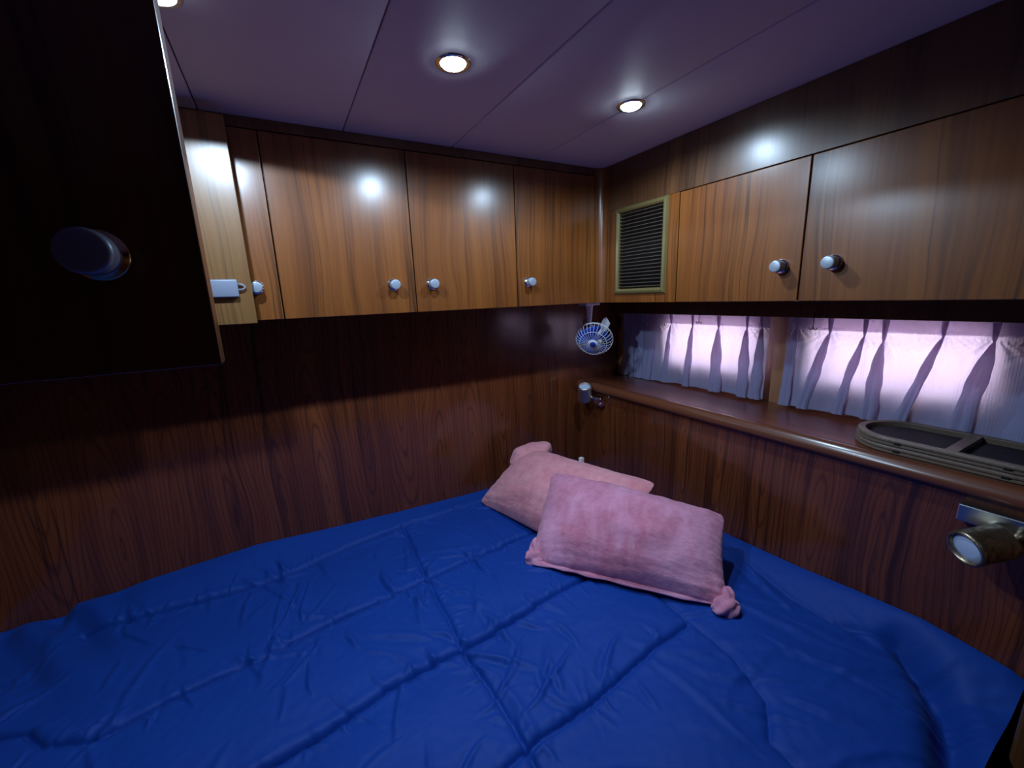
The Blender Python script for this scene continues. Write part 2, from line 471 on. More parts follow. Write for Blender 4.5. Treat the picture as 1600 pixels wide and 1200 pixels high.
GAP = 0.0016
TH = 0.018
def cab_body(x0, x1, y0, y1, z0, z1, face, name='body', t=None, m=None):
    """open-fronted carcass; face 'y' opens to -y, 'x' opens to -x, 'X' opens to +x"""
    bm = NB(); k = 0.012
    box(bm, (x0, y0, z0), (x1, y1, z0 + k)); box(bm, (x0, y0, z1 - k), (x1, y1, z1))
    if face == 'y':
        box(bm, (x0, y1 - k, z0 + k), (x1, y1, z1 - k)); box(bm, (x0, y0, z0 + k), (x0 + k, y1 - k, z1 - k)); box(bm, (x1 - k, y0, z0 + k), (x1, y1 - k, z1 - k))
    else:
        if face == 'x': box(bm, (x1 - k, y0, z0 + k), (x1, y1, z1 - k)); a, c = x0, x1 - k
        else: box(bm, (x0, y0, z0 + k), (x0 + k, y1, z1 - k)); a, c = x0 + k, x1
        box(bm, (a, y0, z0 + k), (c, y0 + k, z1 - k)); box(bm, (a, y1 - k, z0 + k), (c, y1, z1 - k))
    return obj(name, bm, m or M_TRIM, t)

seamA = [-1.505, -1.133, -0.759, -0.388, -0.030]
labA = ['flat teak overhead locker mostly hidden behind the pale open door',
        'wide teak overhead locker with knob low right, just right of the pale open door',
        'teak overhead locker with knob low left, middle of the left wall row',
        'teak overhead locker nearest the corner and above the small fan']
knA = [-1.188, -0.827, -0.704, -0.340]
for i in range(4):
    x0, x1 = seamA[i], seamA[i + 1]
    t = thing('overhead_locker', ((x0 + x1) / 2, 0.15, 0.0), labA[i], 'locker', 'teak lockers along the left wall')
    cab_body(x0 + 0.0004, x1 - 0.0004, TH + 0.001, D - 0.001, 0.002, ST, 'y', t=t)
    d = obj('door', boxm((x0 + GAP, 0, 0), (x1 - GAP, TH, ST - 0.003), 0.0015), M_DOOR, t)
    knob(d, (knA[i], 0, 0.086), (0, -1, 0))
# frieze over the left row, cove post in the corner, frieze over the right row
struct('trim_2', boxm((-1.505, 0.002, ST), (0.02, D, CEIL - 0.0005), 0.001), M_TRIM)
bm = NB()
pts = [(-0.030, 0.0)]
for k in range(9):
    a = math.radians(90 - 90 * k / 8); pts.append((-0.030 + 0.030 * math.cos(a), -0.030 + 0.030 * math.sin(a)))
pts += [(0.0, -0.045), (0.018, -0.045), (0.018, 0.018), (-0.030, 0.018)]
prism(bm, pts, 2, 0.0, CEIL - 0.0005)
struct('trim_3', bm, M_DOOR)
struct('trim_4', boxm((0.001, YN + 0.001, BT), (0.02, -0.045, CEIL - 0.0005), 0.001), M_TRIM)

seamB = [-0.366, -0.736, -1.195]
t = thing('locker_panel', (0.15, -0.205, 0.0), 'fixed teak panel carrying the olive louvred vent, beside the corner', 'panel')
bm = NB()
vy0, vy1, vz0, vz1 = -0.310, -0.098, 0.045, 0.325
box(bm, (0, -0.366 + GAP, 0), (TH, vy0, BT - 0.001)); box(bm, (0, vy1, 0), (TH, -0.0455, BT - 0.001))
box(bm, (0, vy0, 0), (TH, vy1, vz0)); box(bm, (0, vy0, vz1), (TH, vy1, BT - 0.001))
obj('front', bm, M_DOOR, t)
cab_body(TH + 0.001, 0.44, -0.3655, -0.001, 0.006, BT, 'x', t=t)
labB = ['teak overhead locker with knob low right, between louvred vent and the dark wide locker',
        'wide dark teak overhead locker with knob low left, reaching the right edge of photo']
knB = [-0.690, -0.806]
for i in range(2):
    y1, y0 = seamB[i], seamB[i + 1]
    t = thing('overhead_locker', (0.15, (y0 + y1) / 2, 0.0), labB[i], 'locker', 'teak lockers above the curtained windows')
    cab_body(TH + 0.001, 0.44, y0 + 0.0004, y1 - 0.0004, 0.006, BT, 'x', t=t)
    d = obj('door', boxm((0, y0 + GAP, 0), (TH, y1 - GAP, BT - 0.0025), 0.0015), M_DOOR, t)
    knob(d, (0, knB[i], 0.088), (-1, 0, 0))

# left locker with its two doors standing open
FX = -1.575
t = thing('overhead_locker', (-1.78, -0.43, 0.0), 'teak locker on left side with two doors open, dark near door and pale far door', 'locker')
cab_body(XL + 0.001, FX, -0.80, -0.045, 0.0, ST, 'X', t=t)
dn = obj('door', boxm((FX + 0.002, -0.80, -0.018), (-1.199, -0.773, ST), 0.002, 2), M_DOOR, t)
dn['label'] = 'dark near door swung open, seen from outside'
knob(dn, (-1.272, -0.80, 0.087), (0, -1, 0), 0.0185, ringm=M_BRASS)
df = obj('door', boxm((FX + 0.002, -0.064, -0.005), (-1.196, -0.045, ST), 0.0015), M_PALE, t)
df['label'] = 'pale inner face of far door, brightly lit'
# catch box on the far door
bm = NB()
box(bm, (-1.292, -0.078, 0.061), (-1.224, -0.064, 0.104), 0.004, 3)
obj('catch_box', bm, M_GREYPL, df, True)
bm = NB()
tube(bm, [(-1.224, -0.070, 0.093), (-1.214, -0.070, 0.091), (-1.209, -0.070, 0.085), (-1.214, -0.070, 0.080), (-1.224, -0.070, 0.078)], 0.0022, 8)
obj('catch_loop', bm, M_GREYPL, df)

# ------------------------------------------------------------------ louvred vent
t = thing('vent_grille', (0.0, -0.204, 0.03), 'olive framed louvred vent grille with many thin slats in the corner panel', 'vent')
bm = NB()
oy0, oy1, oz0, oz1 = -0.325, -0.083, 0.029, 0.340
iy0, iy1, iz0, iz1 = -0.304, -0.104, 0.050, 0.319
prof = [(0.0, 0.0), (0.25, -0.007), (0.6, -0.009), (0.85, -0.006), (1.0, -0.001), (1.0, 0.016)]
rings = []
for f, x in prof:
    y0, y1, z0, z1 = oy0 + (iy0 - oy0) * f, oy1 + (iy1 - oy1) * f, oz0 + (iz0 - oz0) * f, oz1 + (iz1 - oz1) * f
    rings.append([bm.verts.new((x - 0.0005, *q)) for q in ((y0, z0), (y1, z0), (y1, z1), (y0, z1))])
for A, B in zip(rings[:-1], rings[1:]):
    for k in range(4): bm.faces.new((A[k], A[(k + 1) % 4], B[(k + 1) % 4], B[k]))
obj('frame', bm, M_VENT, t)
NS = 22
me = None
for i in range(NS):
    zc = iz0 + 0.006 + (iz1 - iz0 - 0.012) * i / (NS - 1)
    if me is None:
        bm = NB()
        prism(bm, [(-0.002, 0.0022), (-0.002, 0.0005), (0.012, -0.0055), (0.012, -0.0040)], 1, iy0, iy1)
        s0 = obj('slat', bm, M_SLAT, t); me = s0.data; s = s0
    else:
        s = link('slat', me, None, t)
    s.location = (0, 0, zc) if False else s.location
    s.location.z += zc
obj('backing', boxm((0.0145, iy0 - 0.002, iz0 - 0.002), (0.0165, iy1 + 0.002, iz1 + 0.002)), M_BLACK, t)

# ------------------------------------------------------------------ downlights
labL = ['cream rimmed round downlight at top left, cut by the photo edge beside the open door',
        'bright chrome rimmed round downlight left of centre in padded ceiling',
        'bright round downlight on the ceiling seam nearest the corner']
for i, (lx, ly) in enumerate(LIGHTS):
    t = thing('ceiling_downlight', (lx, ly, CEIL), labL[i], 'downlight', 'downlights in the ceiling')
    dz = 0.010 if i == 0 else 0.0
    bm = NB()
    lathe(bm, (lx, ly, CEIL + 0.004), (0, 0, -1), [(0.029, 0.0), (0.036, 0.0), (0.0362, 0.0055 + dz), (0.033, 0.0075 + dz), (0.028, 0.0075 + dz), (0.0255, 0.006 + dz), (0.0245, 0.003)], 36)
    obj('bezel', bm, M_FIXTURE if i == 0 else M_CHROME, t)
    bm = NB()
    lathe(bm, (lx, ly, CEIL - 0.001), (0, 0, -1), [(0.0245, 0.0), (0.0225, 0.0045), (0.016, 0.0075), (0, 0.009)] if i else [(0.0244, 0.001), (0.016, 0.002), (0, 0.0025)], 28)
    obj('lens', bm, M_LIT, t)

# ------------------------------------------------------------------ curtains
def curtain(y_left, y_right, pleats, ztop, hemL, hemR, label, seed, xb=0.392):
    """y runs negative away from the corner; pleats: (y at pinch, z of pinch, drift at hem, width, depth)"""
    nu, nv = 420, 90
    u = np.linspace(0, 1, nu)[:, None]; v = np.linspace(0, 1, nv)[None, :]
    y = y_left + (y_right - y_left) * u + 0 * v
    hem = hemL + (hemR - hemL) * u + 0.006 * pn(u * 9 + seed, u * 0 + 2.5)
    z = ztop + (hem - ztop) * v
    x = xb - 0.004 + 0.010 * pn(u * 9 + seed, v * 1.2 + 3) * np.clip(v * 2, 0.2, 1) + 0.004 * pn(u * 30 + seed, v * 3)
    for (py, pz, drift, wd, dp) in pleats:
        tt = np.clip((pz - z) / (pz - hem), 0, 1)
        uc = py + drift * tt ** 0.9
        k = (y - uc) / (0.010 + 0.012 * tt)
        x = x - (0.006 + 0.005 * tt) * np.exp(-(k / 1.6) ** 2) * (z < pz + 0.02)
        rad = np.exp(-(np.abs(y - uc) / 0.05)) * np.exp(-(tt / 0.6) ** 2) * (z < pz)
        ang = (y - uc) / (np.maximum(pz - z, 0) + 0.012)
        x = x + 0.0035 * rad * np.sin(ang * 8)
    x = np.minimum(x, 0.404)
    P = np.stack([x, y, z + 0 * y], -1)
    o = grid_mesh('curtain', P, M_CURT)
    tag(o, label, 'curtain', 'short window curtains')
    # turned-over heading and hem, second layers of cloth behind the face
    j = int(nv * 0.20)
    Q = P[:, :j, :].copy(); Q[..., 0] += 0.0022
    grid_mesh('heading', Q, M_CURT, None).parent = o
    Q = P[:, -5:, :].copy(); Q[..., 0] += 0.002
    grid_mesh('hem', Q, M_CURT, None).parent = o
    # pinch pleats: flattened tubes of doubled cloth, nipped at the pinch and spreading to the hem
    for q, (py, pz, drift, wd, dp) in enumerate(pleats):
        ns, nr = 36, 70
        uu = (py - y_left) / (y_right - y_left)
        hz = hemL + (hemR - hemL) * uu + 0.006 * float(pn(np.array([uu * 9 + seed]), np.array([2.5]))[0]) - 0.001
        zz = np.linspace(ztop, hz, nr)[None, :]; th = np.linspace(0, 2 * math.pi, ns)[:, None]
        tt = np.clip((pz - zz) / (pz - hz), 0, 1); ab = np.clip((zz - pz) / (ztop - pz), 0, 1)
        wob = 1 + 0.45 * pn(tt * 4 + q * 3.1, tt * 0 + seed)
        wid = np.where(zz < pz, (0.0035 + (wd - 0.0035) * (1 - (1 - tt) ** 3.2)) * wob, 0.0035 + 0.0055 * ab)
        dep = np.where(zz < pz, 0.007 + (dp - 0.007) * tt ** 0.45, 0.007 + 0.008 * ab)
        pinch = np.exp(-((zz - pz) / 0.006) ** 2)
        wid = wid * (1 - 0.35 * pinch); dep = dep * (1 - 0.3 * pinch)
        uc = py + drift * tt ** 0.9 + 0.004 * pn(tt * 3 + q, tt * 0 + 1.5)
        c_, s_ = np.cos(th), np.sin(th)
        yy = uc + wid * np.sign(c_) * np.abs(c_) ** 0.8 + 0.25 * wid * s_ * (1 if q % 2 else -1)
        xx = xb - 0.008 - dep * (0.5 + 0.5 * s_) + 0.0015 * pn(th * 2 + q, zz * 40 + 0 * th) + 0 * yy
        # a vertical crease down the middle of the pleat
        xx = xx + 0.35 * dep * np.exp(-((c_ + 0.15) / 0.22) ** 2) * (s_ > 0) * np.clip(tt * 2, 0.15, 1)
        grid_mesh('pleat', np.stack([xx, yy, zz + 0 * yy], -1), M_CURT, None).parent = o
    return o
ZT = -0.045
curtain(0.268, -0.463, [(0.186, -0.118, 0.004, 0.014, 0.020), (0.128, -0.108, 0.008, 0.015, 0.020), (0.044, -0.110, 0.036, 0.016, 0.024), (-0.040, -0.112, 0.030, 0.012, 0.014),
                        (-0.151, -0.116, 0.015, 0.017, 0.026), (-0.270, -0.118, -0.005, 0.022, 0.028), (-0.385, -0.114, -0.004, 0.022, 0.026), (-0.440, -0.108, 0.0, 0.016, 0.020)],
        ZT, -0.384, -0.372, 'shorter white pleated curtain nearest the corner, glowing with daylight', 1.7)
curtain(-0.523, -1.19, [(-0.556, -0.108, 0.014, 0.018, 0.020), (-0.655, -0.115, 0.050, 0.016, 0.024), (-0.745, -0.118, 0.040, 0.015, 0.024), (-0.792, -0.132, 0.006, 0.017, 0.028),
                        (-0.915, -0.112, 0.060, 0.014, 0.022), (-1.005, -0.116, 0.030, 0.020, 0.022), (-1.110, -0.120, 0.020, 0.034, 0.030)],
        ZT, -0.378, -0.345, 'longer white pleated curtain at right, warm and shadowed towards the photo edge', 8.2)

# hooks at the windows
def hook(p, label, s=1.0, d=(0, 1, 0)):
    bm = NB(); p = Vector(p); d = Vector(d)
    tube(bm, [p + Vector((0, 0, 0.02)), p + Vector((0, 0, -0.030 * s))], 0.0013, 6)
    for k in (-1, 1):
        arc = [p + Vector((-0.001, 0, -0.030 * s)) + d * (k * 0.009 * math.sin(a)) + Vector((0, 0, -0.006 * (1 - math.cos(a)) * 0.9 + (0.0))) for a in np.linspace(0, 2.0, 7)]
        e = arc[-1]
        arc = [p + Vector((0, 0, -0.026 * s)), p + d * (k * 0.003) + Vector((0, 0, -0.032 * s)), p + d * (k * 0.007) + Vector((0, 0, -0.034 * s)),
               p + d * (k * 0.010) + Vector((0, 0, -0.032 * s)), p + d * (k * 0.0115) + Vector((0, 0, -0.027 * s))]
        tube(bm, arc, 0.0013, 6)
    o = obj('coat_hook', bm, M_DARKMETAL); return tag(o, label, 'hook', 'dark double hooks under the header')
hook((0.321, -0.222, -0.062), 'small dark double hook hanging in front of the left curtain')
hook((0.321, -0.632, -0.066), 'small dark double hook hanging in front of the right curtain')
bm = NB()
box(bm, (0.378, 0.279, -0.135), (0.386, 0.296, -0.085), 0.002)
tube(bm, [(0.377, 0.288, -0.09), (0.366, 0.286, -0.100), (0.366, 0.285, -0.120), (0.374, 0.284, -0.135), (0.376, 0.284, -0.155)], 0.003, 8)
tag(obj('window_catch', bm, M_DARKMETAL), 'dark metal window catch at the corner edge left of the curtains', 'catch')
struct('trim_5', boxm((0.386, 0.262, -0.3855), (0.425, 0.2985, -0.001), 0.002), M_EDGE)

# ------------------------------------------------------------------ fan under the locker
def fan():
    root = thing('clip_fan', (0.012, 0.08, 0.0), 'small round fan with white wire cage and blue blades hanging under the corner locker', 'fan')
    ax = Vector((-0.66, -0.58, -0.48)).normalized()
    c = Vector((0.040, 0.085, -0.158))         # centre of widest ring
    R = 0.080
    a, s, t = frame_of(ax)
    P = lambda r, th, h: c + a * h + (s * math.cos(th) + t * math.sin(th)) * r
    bm = NB()
    box(bm, (-0.026, 0.060, -0.012), (0.050, 0.105, 0.0015), 0.0015)
    obj('mount_plate', bm, M_WHITEPL, root)
    back = c - a * 0.055
    bm = NB()
    arm = [Vector((0.012, 0.083, -0.003)), Vector((0.012, 0.083, -0.018)), Vector((0.014, 0.085, -0.045)), Vector((0.016, 0.088, -0.078)), Vector((0.022, 0.092, -0.092))]
    tube(bm, arm, [0.020, 0.015, 0.012, 0.010, 0.008], 12)
    obj('arm', bm, M_WHITEPL, root, True)
    bm = NB(); lathe(bm, Vector((0.020, 0.078, -0.086)), (0, -1, 0), [(0, 0), (0.0045, 0), (0.0045, 0.003), (0, 0.0035)], 12)
    obj('pivot_screw', bm, M_DARKMETAL, root)
    bm = NB()
    tube(bm, [arm[-1] - Vector((0.0, 0, -0.004)), back * 0.6 + arm[-1] * 0.4, back], 0.007, 8)
    obj('yoke', bm, M_WHITEPL, root)
    bm = NB(); lathe(bm, c - a * 0.062, a, [(0, 0), (0.018, 0.002), (0.022, 0.008), (0.022, 0.034), (0.016, 0.04), (0, 0.041)], 20)
    obj('motor', bm, M_WHITEPL, root)
    # guard: radial wires bulging over the front, two rings
    for front in (1, 0):
        NW = 30 if front else 14
        for k in range(NW):
            th = 2 * math.pi * k / NW
            if front: pts = [P(r, th + (0.10 * (1 - r / R)), h) for r, h in ((0.021, 0.038), (0.035, 0.0385), (0.052, 0.036), (0.067, 0.028), (0.076, 0.016), (0.080, 0.0), (0.080, -0.006))]
            else: pts = [P(r, th, h) for r, h in ((0.080, -0.006), (0.076, -0.018), (0.062, -0.030), (0.040, -0.036), (0.020, -0.037))]
            bm = NB(); tube(bm, pts, 0.00085, 5)
            obj('wire', bm, M_WHITEPL, root)
    bm = NB()
    for r, h in ((0.0805, 0.0), (0.0805, -0.006), (0.0585, 0.0335)):
        tube(bm, [P(r, 2 * math.pi * k / 40, h) for k in range(40)], 0.0012, 6, True)
    obj('guard_ring', bm, M_WHITEPL, root)
    bm = NB(); lathe(bm, c + a * 0.0365, a, [(0, 0), (0.0215, 0), (0.0225, 0.002), (0.0205, 0.0045), (0.013, 0.005), (0.0125, 0.0062), (0, 0.0065)], 28, [0, 0, 0, 0, 1, 1])
    obj('badge', bm, [M_WHITEPL, M_BLUEPL], root)
    for k in range(5):
        th0 = 2 * math.pi * k / 5 + 0.35
        n = 9
        G = np.zeros((n, 6, 3))
        for i in range(n):
            for j in range(6):
                rr = 0.012 + 0.058 * j / 5
                w_ = 0.30 + 0.58 * math.sin(math.pi * min(1, (j + 1) / 6) * 0.62)
                th = th0 + (i / (n - 1) - 0.5) * 2 * w_ * 0.62
                G[i, j] = P(rr, th, 0.008 + 0.018 * (i / (n - 1) - 0.5))
        o = grid_mesh('blade', G, M_BLUEPL, root)
        md = o.modifiers.new('thick', 'SOLIDIFY'); md.thickness = 0.0016
    bm = NB(); lathe(bm, c - a * 0.01, a, [(0, 0), (0.016, 0), (0.016, 0.026), (0.012, 0.030), (0, 0.031)], 20)
    obj('hub', bm, M_BLUEPL, root)
    # cable loop and the white flap behind the cage
    bm = NB(); tube(bm, [Vector((0.010, 0.092, -0.070)) + Vector((-0.022 * math.sin(q), 0.004, -0.016 * (1 - math.cos(q)))) for q in np.linspace(0.2, 3.4, 12)], 0.0018, 6)
    obj('cable', bm, M_DARKMETAL, root)
    bm = NB()
    e1 = Vector((0.30, -0.30, 0.90)).normalized(); e2 = Vector((0.74, -0.62, -0.28)).normalized(); e2 = (e2 - e1 * e2.dot(e1)).normalized(); e3 = e1.cross(e2)
    q0 = c + Vector((0.012, 0.012, 0.006))
    sec = []
    for k in range(8):
        f = k / 7
        top = 0.100 - 0.020 * max(0, (f - 0.25)) / 0.75 * 0.9 - (0.010 * (1 - f / 0.25) if f < 0.25 else 0)
        sec.append((0.036 * f, top, 0.006 * math.sin(math.pi * f)))
    va = [bm.verts.new(q0 + e2 * x_ + e3 * b_ - e1 * 0.012) for x_, y_, b_ in sec]; vb = [bm.verts.new(q0 + e2 * x_ + e1 * y_ + e3 * b_) for x_, y_, b_ in sec]
    for k in range(7): bm.faces.new((va[k], va[k + 1], vb[k + 1], vb[k]))
    o = obj('flap', bm, M_WHITEPL, root)
    md = o.modifiers.new('thick', 'SOLIDIFY'); md.thickness = 0.002
    return root
fan()

# ------------------------------------------------------------------ reading lamps
def head(root, lens_c, axis, R, L, m, lens_m):
    a = Vector(axis).normalized(); lens_c = Vector(lens_c)
    bm = NB()
    lathe(bm, lens_c, -a, [(R * 0.80, 0.010), (R * 0.82, 0.0), (R * 0.90, -0.0015), (R, 0.0015), (R * 1.0, 0.008), (R * 0.975, 0.010), (R * 0.975, L - 0.006), (R * 0.93, L), (0, L)], 36)
    obj('shade', bm, m, root)
    bm = NB(); lathe(bm, lens_c - a * 0.0085, a, [(R * 0.80, 0.0), (R * 0.79, 0.002), (R * 0.5, 0.0042), (0, 0.005)], 28)
    obj('lens', bm, lens_m, root)
    return lens_c - a * L
root = thing('reading_lamp', (PX, 0.15, -0.46), 'small chrome reading lamp aimed upward on the panel in the corner', 'lamp', 'reading lamps below the ledge')
bm = NB(); box(bm, (PX - 0.036, 0.108, -0.488), (PX - 0.0, 0.166, -0.438), 0.014, 4)
obj('base', bm, M_CHROME, root, True)
rear = head(root, (0.062, 0.176, -0.388), (-0.22, -0.26, 0.94), 0.0325, 0.080, M_SATIN, M_LENS)
bm = NB(); tube(bm, [(PX - 0.024, 0.146, -0.460), (0.096, 0.158, -0.446), (0.078, 0.176, -0.436)], 0.007, 10)
obj('swivel', bm, M_CHROME, root)
root = thing('reading_lamp', (PX, -1.12, -0.46), 'tarnished brass reading lamp with chrome base on dark panel at right edge', 'lamp', 'reading lamps below the ledge')
bm = NB(); box(bm, (PX - 0.030, -1.176, -0.482), (PX - 0.0, -1.056, -0.443), 0.0025, 2)
obj('base', bm, M_DULL, root)
rear = head(root, (0.030, -1.092, -0.508), (-0.66, 0.36, -0.14), 0.0365, 0.080, M_WORN, M_LENS)
bm = NB(); tube(bm, [(PX - 0.026, -1.150, -0.463), (0.088, -1.150, -0.468), (0.076, -1.132, -0.487)], 0.008, 10)
obj('swivel', bm, M_WORN, root)

# ------------------------------------------------------------------ screen frames stacked on the ledge
def stadium(y0, y1, x0, x1, n=14):
    R = (x1 - x0) / 2; cx = (x0 + x1) / 2; R2 = R * 0.92
    pts = []
    for k in range(n + 1):
        a = math.pi * k / n; pts.append((cx + R * math.cos(a), y1 - R2 + R2 * math.sin(a)))
    for k in range(n + 1):
        a = math.pi + math.pi * k / n; pts.append((cx + R * math.cos(a), y0 + R2 + R2 * math.sin(a)))
    return pts
TY0, TY1, TX0, TX1 = -1.208, -0.812, 0.155, 0.362
for lvl in range(2):
    z0 = -0.3855 + 0.0195 * lvl
    t = thing('screen_frame', (0.25, -0.99, z0), ['lower', 'upper'][lvl] + ' of two stacked grey-brown oval screen frames on the ledge', 'frame', 'oval screen frames on the ledge')
    prof = [(0.016, 0.0005), (-0.000, 0.0005), (-0.003, 0.003), (-0.003, 0.0065), (0.002, 0.0078), (0.002, 0.0098), (-0.002, 0.0112), (-0.002, 0.0155), (0.001, 0.019), (0.006, 0.0195), (0.015, 0.0188), (0.016, 0.017), (0.016, 0.0005)]
    bm = NB(); rings = []
    for off, h in prof:
        rings.append([bm.verts.new((x, y, z0 + h)) for x, y in stadium(TY0 + off, TY1 - off, TX0 + off, TX1 - off)])
    n = len(rings[0])
    for A, B in zip(rings[:-1], rings[1:]):
        for k in range(n): bm.faces.new((A[k], A[(k + 1) % n], B[(k + 1) % n], B[k]))
    obj('rim', bm, M_RIM, t)
    bm = NB(); prism(bm, [(0.012 + TX0, -1.026), (TX1 - 0.012, -1.026), (TX1 - 0.012, -1.004), (0.012 + TX0, -1.004)], 2, z0 + 0.006, z0 + 0.0182)
    obj('crossbar', bm, M_RIM, t)
    bm = NB(); prism(bm, stadium(TY0 + 0.014, TY1 - 0.014, TX0 + 0.014, TX1 - 0.014), 2, z0 + 0.003, z0 + 0.0045)
    obj('screen', bm, M_GAUZE, t)
    for yy in (-0.925, -1.105):
        obj('clip', boxm((TX0 - 0.004, yy - 0.006, z0 + 0.006), (TX0 + 0.004, yy + 0.006, z0 + 0.012), 0.001), M_BLACK, t)

# ------------------------------------------------------------------ bed
t = thing('bed', (-0.9, -0.45, FLOOR), 'built-in berth under the blue duvet filling the corner', 'bed')
obj('base', boxm((XL + 0.001, -1.19, FLOOR), (PX - 0.003, D - 0.003, -1.02)), M_TRIM, t)
bm = NB(); box(bm, (XL + 0.006, -1.17, -1.018), (PX - 0.010, D - 0.008, -0.935), 0.03, 3)
obj('mattress', bm, M_MATT, t)

def seg_dist(X, Y, pl):
    best = np.full(X.shape, 9.0); sgn = np.zeros(X.shape)
    for (ax_, ay), (bx, by) in zip(pl[:-1], pl[1:]):
        dx, dy = bx - ax_, by - ay; L2 = dx * dx + dy * dy
        tt = np.clip(((X - ax_) * dx + (Y - ay) * dy) / L2, 0, 1)
        ex, ey = X - ax_ - tt * dx, Y - ay - tt * dy
        d_ = np.hypot(ex, ey); m_ = d_ < best
        best = np.where(m_, d_, best); sgn = np.where(m_, np.sign(dx * ey - dy * ex), sgn)
    return best, sgn

def duvet():
    nx, ny = 640, 460
    x1 = np.linspace(XL + 0.004, PX - 0.003, nx); y1 = np.linspace(-1.20, D - 0.003, ny)
    X, Y = np.meshgrid(x1, y1, indexing='ij')
    S1 = [(-1.90, -0.10), (-1.74, -0.17), (-1.70, -0.222), (-1.60, -0.262), (-1.50, -0.235), (-1.313, -0.217), (-1.162, -0.184), (-0.862, -0.156), (-0.64, -0.13), (-0.51, -0.11), (-0.30, -0.10)]
    S2 = [(-1.9, -0.60), (-1.6, -0.56), (-1.284, -0.509), (-1.186, -0.497), (-1.048, -0.464), (-0.855, -0.458), (-0.696, -0.443), (-0.451, -0.412), (-0.2, -0.40)]
    S3 = [(-0.83, 0.21), (-0.842, -0.03), (-0.845, -0.166), (-0.845, -0.338), (-0.855, -0.458), (-0.837, -0.572), (-0.829, -0.68), (-0.83, -1.0)]
    S4 = [(-1.5, -0.80), (-1.1, -0.77), (-0.868, -0.749), (-0.786, -0.737), (-0.658, -0.734), (-0.489, -0.713), (-0.30, -0.70)]
    S4b = [(-0.27, -0.45), (-0.273, -0.506), (-0.29, -0.813), (-0.334, -0.929), (-0.407, -0.977), (-0.42, -1.2)]
    S5 = [(0.118, -0.45), (0.070, -0.62), (0.040, -0.78), (0.032, -0.891), (0.075, -1.01), (0.05, -1.07)]
    S6 = [(0.085, -1.02), (0.03, -1.085), (-0.033, -1.127), (-0.10, -1.155), (-0.20, -1.19)]
    S0 = [(-1.75, 0.16), (-1.50, 0.13), (-1.255, 0.108), (-1.025, 0.170), (-0.80, 0.20), (-0.568, 0.207), (-0.40, 0.22)]
    wx = X + 0.020 * pn(X * 6, Y * 6) + 0.006 * pn(X * 22, Y * 22 + 5); wy = Y + 0.020 * pn(X * 6 + 9, Y * 6) + 0.006 * pn(X * 22 + 3, Y * 22)
    H = np.zeros_like(X)
    dmin = np.full(X.shape, 9.0)
    for S, dep, wd in ((S1, 0.015, 0.0046), (S2, 0.019, 0.0050), (S3, 0.013, 0.0046), (S4, 0.014, 0.0046), (S4b, 0.006, 0.006), (S5, 0.012, 0.007), (S0, 0.024, 0.0055)):
        d_, sg = seg_dist(X + 0.30 * (wx - X), Y + 0.30 * (wy - Y), S)
        var = 0.65 + 0.5 * (pn(X * 5 + 2, Y * 5) + 0.5)
        H -= dep * var * np.exp(-(d_ / wd) ** 1.4)
        H += dep * 0.16 * var * np.exp(-((d_ - 0.020) / 0.012) ** 2)
        dmin = np.minimum(dmin, d_)
    H += 0.012 * (1 - np.exp(-dmin / 0.06))
    d6, s6 = seg_dist(X, Y, S6)
    H -= 0.060 * np.exp(-(d6 / 0.032) ** 2)
    # soft waviness and wrinkles that fan across the quilting
    H += 0.010 * pn(X * 2.3 + 1, Y * 2.8) + 0.005 * pn(X * 6, Y * 7 + 2)
    # individual wrinkles: short curved creases, most of them crossing the quilting
    rg = np.random.default_rng(21)
    def crease(cx, cy, ang, L_, wd, am, curv):
        m = (np.abs(X - cx) < L_ * 0.7 + 0.04) & (np.abs(Y - cy) < L_ * 0.7 + 0.04)
        if not m.any(): return
        dx, dy = wx[m] - cx, wy[m] - cy
        a = dx * math.cos(ang) + dy * math.sin(ang); b_ = -dx * math.sin(ang) + dy * math.cos(ang) - curv * a * a
        t_ = np.clip(1 - (2 * a / L_) ** 2, 0, 1)
        w_ = wd * (0.6 + 0.6 * t_)
        H[m] += am * t_ * (np.exp(-(b_ / w_) ** 2) - 0.55 * np.exp(-((b_ - 1.9 * w_) / (1.1 * w_)) ** 2))
    for k in range(260):
        cx, cy = rg.uniform(-1.85, 0.05), rg.uniform(-1.15, 0.22)
        right = cx > -0.5
        ang = rg.normal(2.25 if right else 1.75, 0.30 if right else 0.55)
        L_ = rg.uniform(0.08, 0.26) * (1.5 if right else 1.0)
        crease(cx, cy, ang, L_, rg.uniform(0.004, 0.010) * (1.4 if right else 1.0), rg.uniform(0.0018, 0.0060) * (0.75 if right else 1.2), rg.normal(0, 1.2))
    # puckers along the stitching
    for S in (S1, S2, S3, S4, S0):
        for (ax_, ay), (bx, by) in zip(S[:-1], S[1:]):
            ln = math.hypot(bx - ax_, by - ay); sa = math.atan2(by - ay, bx - ax_)
            for q in range(int(ln / 0.022)):
                f = rg.uniform(); sd = rg.choice((-1, 1)); L_ = rg.uniform(0.03, 0.09)
                an = sa + sd * (math.pi / 2 + rg.normal(0, 0.45))
                crease(ax_ + (bx - ax_) * f + math.cos(an) * L_ * 0.4, ay + (by - ay) * f + math.sin(an) * L_ * 0.4, an, L_, rg.uniform(0.0035, 0.007), rg.uniform(0.0010, 0.0036), rg.normal(0, 2))
    for cx, cy, an, L_, am in ((0.075, -1.09, 2.3, 0.16, 0.010), (0.045, -1.13, 2.2, 0.14, 0.008), (0.09, -1.14, 2.5, 0.12, 0.008), (0.06, -0.95, 1.3, 0.20, 0.006), (0.02, -0.72, 1.2, 0.26, 0.006), (0.06, -0.62, 1.1, 0.22, 0.007)):
        crease(cx, cy, an, L_, 0.011, am, 0.6)
